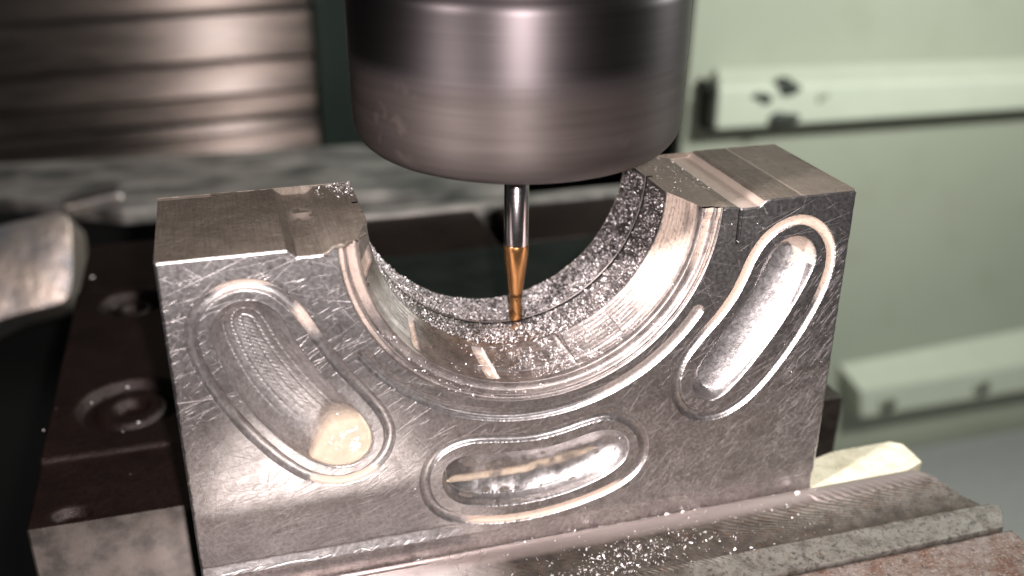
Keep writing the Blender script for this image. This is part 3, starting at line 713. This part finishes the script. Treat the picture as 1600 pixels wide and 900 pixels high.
# recess: profile r(y)
prof = [(0, 3.32), (.012, 3.308), (.055, 3.300), (.066, 3.290), (.066, 3.240), (.058, 3.228), (.012, 3.218), (.004, 3.208), (.010, 3.198),
        (.06, 3.190), (.11, 3.178), (.13, 3.16), (.135, 3.04), (.12, 3.01), (.065, 2.998), (.055, 2.988), (.07, 2.976), (.13, 2.97)]
prof += [(y, 2.966-0.256*((y-.13)/.87)**1.30) for y in np.linspace(.16, 1.0, 34)]
prof += [(1.015, 2.705), (1.03, 2.70)]+[(y, 2.70) for y in np.linspace(1.08, 1.84, 22)]
prof += [(1.850, 2.702), (1.856, 2.72), (1.86, 2.82), (1.905, 2.83), (1.944, 2.82), (1.948, 2.72), (1.954, 2.702)]
prof += [(y, 2.70) for y in np.linspace(1.97, 2.97, 26)]+[(2.99, 2.71), (3.0, 2.72)]
PR = np.array(prof); nt_ = 1500
def theta_range(r, side): return math.pi+math.asin(-(-.012)/r) if side == 'L' else 2*math.pi-math.asin(.03/r)
Y0 = PR[:, 0]; R0 = PR[:, 1]
thL = math.pi+0.012/R0; thR = 2*math.pi-0.03/R0
u = np.linspace(0, 1, nt_)
TH = thL[None]*(1-u[:, None])+thR[None]*u[:, None]
RG = np.repeat(R0[None], nt_, 0); YG = np.repeat(Y0[None], nt_, 0)
deg = np.degrees(TH)-360           # -180 .. 0
cone = np.clip((YG-.14)/.03, 0, 1)*np.clip((1.0-YG)/.03, 0, 1)
milk_b = np.zeros(RG.shape); dark_b = np.zeros(RG.shape)
# short radial gouges cut across the bowl
def gouge(d0, wdt, y0, y1, dp, mk, skew=0.0):
    global RG, milk_b
    dd = (deg-d0-skew*(YG-.5))*math.pi/180*3.0
    m = np.clip((wdt-np.abs(dd))/.02, 0, 1)*np.clip((YG-y0)/.02, 0, 1)*np.clip((y1-YG)/.10, 0, 1)
    RG = RG+dp*m; milk_b = np.maximum(milk_b, mk*m)
gouge(-168, .17, .20, .96, .07, .9)
gouge(-163.5, .05, .18, .42, .06, .2)
gouge(-135.5, .10, .22, .90, .075, .9, -6)
gouge(-106, .13, .20, .92, .06, .8, -6)
# facet between the thin line and the bright patch, and a straight ridge line
m = np.clip((deg+74)/.5, 0, 1)*np.clip((-54-deg)/.5, 0, 1)*np.clip((YG-.24)/.02, 0, 1)*np.clip((1.0-YG)/.3, 0, 1)
RG = RG+.035*m
rd = np.exp(-((deg+74.5-(YG-.5)*-3)/.55)**2)*cone; RG = RG-.03*rd
# top right end of the bowl: pale film with a dark wet tongue
dark_b[:, (Y0 > 1.852) & (Y0 < 1.952)] = 1.0  # mid-bore slit painted black, its shade put into the colour
milk_b = np.maximum(milk_b, cone*np.clip((deg+48)/14, 0, .9)*np.clip((YG-.2)/.1, 0, 1))
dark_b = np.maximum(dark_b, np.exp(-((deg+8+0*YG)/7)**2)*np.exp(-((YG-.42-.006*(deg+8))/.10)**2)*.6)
# pale residue in the two rim grooves near the right top, and the left top
ring1 = (R0 > 3.02) & (R0 < 3.17); ring2 = (R0 > 3.23) & (R0 < 3.295)
milk_b[:, ring1] = np.maximum(milk_b[:, ring1], np.clip((deg[:, ring1]+24)/8, 0, 1))
milk_b[:, ring2] = np.maximum(milk_b[:, ring2], np.clip((deg[:, ring2]+34)/16, 0, 1))
milk_b[:, ring1] = np.maximum(milk_b[:, ring1], .7*np.clip((-150-deg[:, ring1])/14, 0, 1))
milk_b[:, ring2] = np.maximum(milk_b[:, ring2], .6*np.clip((-140-deg[:, ring2])/14, 0, 1))
# grooves run out just below the right top
ro = np.clip((deg+5)/3.0, 0, 1)
g1 = (Y0 > .09) & (R0 > 2.99) & (R0 < 3.185); g2 = (Y0 > .03) & (R0 > 3.215) & (R0 < 3.31)
YG[:, g1] = YG[:, g1]*(1-ro[:, g1])+.045*ro[:, g1]; YG[:, g2] = YG[:, g2]*(1-ro[:, g2])+.006*ro[:, g2]
arc = TH*3
RG = RG+cone*(.004*np.sin(YG*2*np.pi/.085)+.020/(1+np.exp((YG-.40-.02*np.sin(TH*2))/.006)))
RG = RG+0.006*vnoise(arc, YG*4, .25, 51)*cone-.004*vnoise(arc, YG, .07, 52)*(YG > .12)
RG[:, 0:1] = RG[:, 0:1]
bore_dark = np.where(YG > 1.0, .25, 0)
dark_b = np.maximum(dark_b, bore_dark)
V = np.stack([XC+RG*np.cos(TH), YG, RG*np.sin(TH)], -1).reshape(-1, 3)
F = grid_faces(nt_, len(PR))
o = mesh_obj('bore', V, F, M['bore'], die, attrs={'milk': milk_b.ravel(), 'dark': dark_b.ravel()}); o.matrix_parent_inverse = pinv
RGa = RG

# top faces: from each outer side to the edge of the recess, along the depth
def top_face(side):
    nv = 150; yv = np.linspace(0, 1, nv)
    rr = np.interp(yv*DD, Y0, R0)
    zz0 = -.012 if side == 'L' else -.03
    inner = XC-np.sqrt(rr**2-zz0**2) if side == 'L' else XC+np.sqrt(rr**2-zz0**2)
    nu = 260
    if side == 'L':
        base = np.concatenate([np.linspace(0, 2.7, 190), np.linspace(2.72, 1, 70)*0])
        X = np.zeros((nu, nv)); X[:190] = np.linspace(0, 2.70, 190)[:, None]
        X[190:] = 2.70+(inner[None]-2.70)*np.linspace(.02, 1, 70)[:, None]
    else:
        X = np.zeros((nu, nv)); X[70:] = np.linspace(9.42, DX, 190)[:, None]
        X[:70] = inner[None]+(9.42-inner[None])*np.linspace(0, .98, 70)[:, None]
    Yt = np.repeat((yv*DD)[None], nu, 0)
    Zt = ztop(X)
    # the notches wander a little along the depth; edges crumble
    nz = .010*vnoise(X, Yt, .35, 61)+.006*vnoise(X, Yt, .09, 62)
    border = np.minimum(np.minimum(Yt, DD-Yt)/.06, 1)
    inner_f = np.clip(np.abs(X-inner[None])/.06, 0, 1)
    Zt = Zt-nz*border*inner_f
    Yt2 = Yt.copy(); Yt2[:, -1] -= .03*vnoise(X[:, -1], X[:, -1]*0, .1, 63)
    # front row meets the front face
    Yt2[:, 0] = .012
    pale = np.zeros(X.shape)
    if side == 'R': pale = ((X > 9.72) & (X < 10.20))*.9+np.exp(-((X-10.95)/.018)**2)*.6+((X > 10.95))*.12+(X < 9.5)*.15
    else: pale = np.exp(-(((X-2.35)/.16)**2+((Yt-1.9)/.25)**2))*1.2*(vnoise(X, Yt, .12, 66) > .4)+(Yt > 2.85)*(X < .9)*.5
    V = np.stack([X, Yt2, Zt], -1).reshape(-1, 3)
    o = mesh_obj('top_face', V, grid_faces(nu, nv), M['top'], die, attrs={'pale': pale.ravel()}); o.matrix_parent_inverse = pinv
top_face('L'); top_face('R')

# burr: torn lip of the top skin hanging over the rim on the left
pts = []
n = 26; xsr = np.linspace(2.50, 3.24, n)
lip = [-.03-.05*((i*7) % 5)/5-.06*max(0, (xsr[i]-2.7))*(1 if xsr[i] < 3.0 else .2) for i in range(n)]
V = []; F = []
for i in range(n):
    y = .0 if xsr[i] < 2.86 else (xsr[i]-2.86)*1.05
    V += [(xsr[i], y-.004, ztop(xsr[i])+.006), (xsr[i], y-.012, ztop(xsr[i])+lip[i]*.55), (xsr[i]+.005, y+.03, ztop(xsr[i])+lip[i]*.5), (xsr[i]+.004, y+.05, ztop(xsr[i])+.004)]
for i in range(n-1):
    for k_ in range(3): F.append((i*4+k_, i*4+k_+1, i*4+4+k_+1, i*4+4+k_))
o = mesh_obj('edge_burr', V, F, M['top'], die); o.matrix_parent_inverse = pinv

# ------------------------------------------------------------------ coolant in the pockets
def film(name, label, key, level, fn, mat):
    w, sd = SD[key]; x, z = Xd[w], Zd[w]; dp = depth[w]
    y, m = fn(x, z, sd, dp)
    m = m & (sd > -.004)
    nx_, nz_ = x.shape
    V = np.stack([x, y, z], -1).reshape(-1, 3); F = grid_faces(nx_, nz_)
    ok = m.reshape(-1)[F].all(1); Vc, Fc, at_ = compact(V, F[ok][:, ::-1], {'thick': THIN.reshape(-1)})
    o = mesh_obj(name, Vc, Fc, mat, attrs=at_); tag(o, label, 'coolant'); return o
def pool(x, z, sd, dp):
    # upper edge of the puddle runs from (2.05,-3.05) to (3.02,-2.95)
    top = -2.98-.05*np.cos((x-2.2)*3)-2.2*np.clip(2.5-x, 0, 1)**1.6
    s = np.clip((top-z)/.55, 0, 1); lv = np.sqrt(1-(1-s)**2)
    y = dp*(1-lv*0.80)-.0*x
    y = np.minimum(dp+.01, y+.002)
    edge = np.clip(sd/.05, 0, 1); y = y*edge+dp*(1-edge)*.7+.0
    global THIN
    THIN = np.clip((top-z)/.30, 0, 1)**1.2
    return y-.004, (top-z > 0) & (sd > .0)
film('coolant_puddle', 'cream milky coolant puddle filling the lower end of the left pocket', 'L', 0, pool, M['coolant'])
_sp = [at(600+a/3.4609, 620+b/3.4609, 1, .40) for a, b in [(322, 430), (460, 432), (600, 415), (750, 390), (900, 350), (1050, 305), (1165, 268)]]
SX = [q[0] for q in _sp]; SZ = [q[2] for q in _sp]
def streak(x, z, sd, dp):
    zc = np.interp(x, SX, SZ); hw = np.interp(x, [SX[0], SX[0]+.15, 5.6, 6.6, 7.2, SX[-1]], [.03, .075, .10, .12, .08, .0])
    q = 1-((z-zc)/np.maximum(hw, 1e-4))**2
    global THIN
    THIN = np.clip(q*1.1, 0, 1)*.8*np.clip(vnoise(x, z, .13, 91)*1.6, .25, 1)
    return dp-.03*np.clip(q, 0, 1)**.5-.003, (q > 0) & (x > SX[0]) & (x < SX[-1])
film('coolant_streak', 'thin cream coolant streak along the floor of the middle pocket', 'M', 0, streak, M['coolant'])
# droplets on the middle pocket floor
drops = [(*at(600+a/3.4609, 620+b/3.4609, 1, .40)[[0, 2]], r/3.4609/92) for a, b, r in [(455, 357, 42), (570, 376, 23), (625, 370, 27), (430, 500, 42), (540, 490, 30), (640, 487, 30), (708, 478, 20), (860, 300, 20), (1150, 300, 16), (1000, 420, 22)]]
for i, (cx, cz, r) in enumerate(drops):
    w, sd = SD['M']; gi = int(cx/STEP)-w[0].start; gj = np.argmin(np.abs(Zd[w][gi]-cz)); dy = depth[w][gi, gj]
    V = []; F = []; na_, nb_ = 14, 7
    ax = np.array([0, -1, .55]); 
    for a in range(nb_+1):
        ph_ = a/nb_*math.pi/2
        for b in range(na_):
            t_ = b/na_*2*math.pi; V.append((cx+r*1.1*math.cos(ph_)*math.cos(t_), dy+.01-r*.32*math.sin(ph_), cz+r*math.cos(ph_)*math.sin(t_)))
    for a in range(nb_):
        for b in range(na_): F.append((a*na_+b, a*na_+(b+1) % na_, (a+1)*na_+(b+1) % na_, (a+1)*na_+b))
    o = mesh_obj('coolant_drop', V, F, M['clear'])
    where = ['large coolant drop at upper left of the middle pocket', 'small round drop right of the large upper drop in the middle pocket', 'third drop from the left in the upper row of the middle pocket', 'large coolant drop at lower left end of the middle pocket', 'second drop from the left below the cream streak', 'third drop from the left below the cream streak', 'small fourth drop below the cream streak', 'tiny drop above the centre of the cream streak', 'tiny drop near the right end of the cream streak', 'lone drop below the cream streak right of its centre'][i]
    tag(o, where, 'drop', 'coolant drops in the middle pocket')

# ------------------------------------------------------------------ cutter and spindle nut
TX, TY = 6.215, 1.90
cut = thing('milling_cutter', 'slim steel milling cutter with bronze coated tapered tip touching the bore', 'cutter', (TX, TY, -2.70))
V, F = lathe([(0.01, 1.2), (.225, 1.2), (.225, -1.10)], TX, TY, 64); part(mesh_obj('shank', V, F, M['shank']), cut)
V, F = lathe([(.2255, -1.10), (.229, -1.105), (.229, -1.22), (.225, -1.32), (.214, -1.44), (.198, -1.57), (.180, -1.70), (.163, -1.83), (.149, -1.95), (.138, -2.06), (.131, -2.16), (.0, -2.16)], TX, TY, 64)
part(mesh_obj('coated_neck', V, F, M['coat']), cut)
nz_ = 60; na_ = 64; V = []
for i in range(nz_):
    t_ = i/(nz_-1); z = -2.12-.58*t_; rb = .126 if t_ < .86 else .126*math.sqrt(max(0.02, 1-((t_-.86)/.14)**2))
    for k_ in range(na_):
        a = k_/na_*2*math.pi; fl = math.cos(2*(a-t_*3.4)); r = rb*(1-.13*max(0, -fl)**.6*min(1, t_/.15))
        V.append((TX+r*math.cos(a), TY+r*math.sin(a), z))
F = [(i*na_+k_, (i+1)*na_+k_, (i+1)*na_+(k_+1) % na_, i*na_+(k_+1) % na_) for i in range(nz_-1) for k_ in range(na_)]
F.append(tuple(range((nz_-1)*na_, nz_*na_)))
part(mesh_obj('fluted_tip', V, F, M['coat']), cut)

nut = thing('collet_nut', 'large round dark steel collet nut at the end of the machine spindle', 'tool holder', (TX, TY, .78))
rn = 2.88
def fil(r0, z0, r1, z1, n=10, cv=1):
    o_ = []
    for i in range(n+1):
        t = i/n*math.pi/2; o_.append((r0+(r1-r0)*(1-math.cos(t)), z0+(z1-z0)*math.sin(t)))
    return o_
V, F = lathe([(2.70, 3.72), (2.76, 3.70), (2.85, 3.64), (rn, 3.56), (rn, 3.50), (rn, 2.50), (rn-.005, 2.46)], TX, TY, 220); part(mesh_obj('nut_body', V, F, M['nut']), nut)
low = [(rn-.006, 2.47), (rn-.012, 2.42), (rn-.012, 2.20), (rn-.015, 2.17), (rn-.012, 2.14), (rn-.012, 1.72), (rn-.015, 1.70), (rn-.015, 1.67), (rn-.02, 1.45)]
low += [(rn-.02-.62*(1-math.cos(t)), 1.45-.60*math.sin(t)) for t in np.linspace(.1, math.pi/2, 14)][:-1]
low += [(2.18, .80), (2.05, .775), (1.2, .775), (1.15, .86), (.5, .86), (.42, .80), (.25, .80), (.232, .84)]
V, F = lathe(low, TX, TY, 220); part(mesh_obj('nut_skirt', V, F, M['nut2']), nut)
V, F = lathe([(0.01, 9), (2.62, 9), (2.62, 4.02), (2.50, 3.98), (2.50, 3.80), (2.66, 3.76), (2.69, 3.735), (2.71, 3.715)], TX, TY, 160); part(mesh_obj('holder_body', V, F, M['nut']), nut)

# ------------------------------------------------------------------ chips
def chips(name, label, pts, nrm, smin, smax, seed, long=1.0):
    r_ = np.random.default_rng(seed); n = len(pts)
    s = smin*(smax/smin)**(r_.random(n)**1.5)
    base = np.array([(-1, -.5, 0), (1, -.6, .1), (.9, .55, .35), (-.8, .6, .0), (0, .1, .75)])*np.array([long, 1/long**.5, 1/long**.5])
    Fb = np.array([(0, 1, 4), (1, 2, 4), (2, 3, 4), (3, 0, 4), (0, 2, 1), (0, 3, 2)])
    A = r_.normal(size=(n, 3)); A /= np.linalg.norm(A, axis=1)[:, None]
    B = np.cross(A, r_.normal(size=(n, 3))); B /= np.linalg.norm(B, axis=1)[:, None]; C_ = np.cross(A, B)
    j = base[None]*r_.uniform(.5, 1.3, (n, 1, 3))+r_.normal(0, .15, (n, 5, 3))
    V = (j[..., :1]*A[:, None]+j[..., 1:2]*B[:, None]+j[..., 2:]*C_[:, None])*s[:, None, None]*.5
    V = V+pts[:, None]+nrm[:, None]*s[:, None, None]*.30
    F = (Fb[None]+5*np.arange(n)[:, None, None]).reshape(-1, 3)
    o = mesh_obj(name, V.reshape(-1, 3), F, M['chip'], smooth=False); o['kind'] = 'stuff'
    if label: o['label'] = label
    return o
def on_bore(n, degs, y, seed):
    th = np.radians(degs+360); rr = np.interp(y, Y0, R0)
    return np.stack([XC+rr*np.cos(th), y, rr*np.sin(th)], -1), np.stack([-np.cos(th), 0*th, -np.sin(th)], -1)
def clump(degs, y, s, seed, th_):
    return vnoise(degs*.05, y, s, seed) > th_
N = 26000; d_ = rng.normal(-92, 38, N); y_ = rng.uniform(1.03, 3.0, N)
ok = (d_ > -168) & (d_ < -3) & ~((y_ > 1.82) & (y_ < 1.98) & (rng.random(N) < .97)); d_, y_ = d_[ok], y_[ok]
keepp = rng.random(len(d_)) < np.where(y_ > 1.95, 1.0, .55)*(0.35+.65*vnoise(d_*.06, y_, .22, 81))
p_, n_ = on_bore(0, d_[keepp], y_[keepp], 1)
chips('metal_chips', 'fine bright metal chips covering the floor of the bore', p_, n_, .012, .055, 1)
N = 2600; d_ = rng.uniform(-60, -2, N); y_ = rng.uniform(1.03, 3.0, N); ok = np.abs(y_-1.9) > .08; d_, y_ = d_[ok], y_[ok]; p_, n_ = on_bore(0, d_, y_, 1)
chips('metal_chips', 'scattered bright metal chips clinging to the right bore wall', p_, n_, .010, .045, 2)
N = 3800; d_ = rng.normal(-72, 20, N); y_ = rng.uniform(.15, 1.0, N); ok = (vnoise(d_*.07, y_, .16, 83) > .45) & (d_ < -15) & (d_ > -140); d_, y_ = d_[ok], y_[ok]; p_, n_ = on_bore(0, d_, y_, 1)
chips('metal_chips', 'loose bright metal chips sprinkled over the bowl in front of the bore', p_, n_, .008, .042, 3)
N = 300; d_ = rng.uniform(-150, -40, N); r_ = rng.uniform(3.02, 3.3, N); th_ = np.radians(d_)
p_ = np.stack([XC+r_*np.cos(th_), np.full(N, .03), r_*np.sin(th_)], -1); n_ = np.repeat([[0, -1., 0.]], N, 0)
chips('metal_chips', 'few bright chips stuck on the rim grooves under the bore', p_, n_, .012, .05, 4)
# top left corner by the bore
N = 170; y_ = 3.0-np.abs(rng.normal(0, .35, N)); x_ = XC-2.70-np.abs(rng.normal(0, .30, N)); ok = (y_ > 1.2) & (x_ > 2.5); x_, y_ = x_[ok], y_[ok]
p_ = np.stack([x_, y_, ztop(x_)], -1); n_ = np.repeat([[0, 0, 1.]], len(x_), 0)
chips('metal_chips', 'bright chips along the top left edge beside the bore', p_, n_, .015, .065, 5)
N = 130; x_ = rng.uniform(8.85, 9.7, N); y_ = rng.uniform(.9, 3, N); p_ = np.stack([x_, y_, ztop(x_)], -1); n_ = np.repeat([[0, 0, 1.]], N, 0)
chips('metal_chips', 'sparse tiny chips on the top right of the die beside the bore', p_, n_, .010, .035, 6)
# on the front jaw
def jz(y): return np.interp(-y, -Y1[::1], Z1) if False else np.where(y > -.42, np.interp(-y, [0.02, .06, .12, .28, .46], [-6.45, -6.36, -6.325, -6.35, -6.40]), -6.385)
cl = [(7.25, -1.15, .35, 260), (7.9, -.9, .3, 150), (6.7, -1.3, .3, 160), (8.6, -.7, .35, 70), (9.4, -.9, .6, 60), (6.0, -1.5, .4, 90)]
X_, Y_ = [], []
for cx, cy, s_, n in cl: n = int(n*.6); X_.append(rng.normal(cx, s_, n)); Y_.append(rng.normal(cy, .22, n))
X_.append(rng.uniform(4, 12, 240)); Y_.append(rng.uniform(-1.5, -.1, 240)); X_.append(rng.uniform(3, 9.5, 150)); Y_.append(rng.normal(-.05, .03, 150))
x_, y_ = np.concatenate(X_), np.minimum(np.concatenate(Y_), -.025); p_ = np.stack([x_, y_, jz(y_)], -1); n_ = np.repeat([[0, 0, 1.]], len(x_), 0)
chips('metal_chips', 'bright chips piled in loose clusters on the front vise jaw', p_, n_, .015, .075, 7)
# loose single crumbs on the die face
N = 260; x_ = rng.uniform(0.1, 11.9, N); z_ = rng.uniform(-6.3, -.2, N); ok = np.hypot(x_-XC, z_) > 3.35; x_, z_ = x_[ok], z_[ok]
p_ = np.stack([x_, 0*x_, z_], -1); n_ = np.repeat([[0, -1., 0]], len(x_), 0)
chips('metal_chips', 'single tiny bright crumbs stuck to the front face of the die', p_, n_, .008, .028, 8)
N = 34; x_ = np.concatenate([rng.normal(7.3, .7, 18), rng.uniform(4.5, 10, 16)]); y_ = np.minimum(rng.normal(-1.0, .3, N), -.05)
chips('metal_slivers', 'long thin metal slivers lying among the chips on the front jaw', np.stack([x_, y_, jz(y_)], -1), np.repeat([[0, 0, 1.]], N, 0), .04, .075, 11, 1.5)
N = 45; d_ = rng.normal(-82, 20, N); y_ = rng.uniform(.2, 1.4, N); p_, n_ = on_bore(0, d_, y_, 1)
chips('metal_slivers', 'a few longer metal slivers lying in the bowl below the cutter', p_, n_, .04, .09, 12, 2.0)
# one big bright bead of coolant at the end of the lip
c = at(1246, 771, 2, -6.34)
V, F = lathe([(0.001, .07), (.03, .064), (.055, .045), (.066, .01), (.06, -.02), (.0, -.02)], 0, 0, 20); V = V+np.array([c[0], c[1], -6.35])
tag(mesh_obj('chip_bead', V, F, M['chip']), 'single round white bead at the right end of the jaw lip', 'bead')
# glinting beads on the dark rear of the vise
lbl = ['highest lone glint on the dark block left of the die, near the upper screw hole', 'bright bead above the large screw recess on the left', 'bright bead at the lower right of the large screw recess', 'small bead on the rim of the large screw recess', 'bead near the left edge of the dark jaw block', 'lower bead near the left edge of the dark jaw block', 'faint bead between screw recess and step edge', 'small bead on the dark plate in front of the step edge']
for i, (px, py, r) in enumerate([(144, 434, .06), (199, 606, .05), (216, 661, .045), (143, 630, .03), (88, 640, .028), (68, 673, .026), (192, 676, .032), (203, 737, .025)]):
    c = at(px, py, 2, ZJ-.03)
    V, F = lathe([(0.001, r), (.5*r, .86*r), (.87*r, .5*r), (r, 0), (.9*r, -.4*r), (.0, -.4*r)], 0, 0, 14); V = V+np.array([c[0], c[1], ZJ-.02 if i != 7 else ZJ-.11])
    tag(mesh_obj('metal_bead', V, F, M['chip']), lbl[i], 'bead', 'metal beads on the dark jaw block')
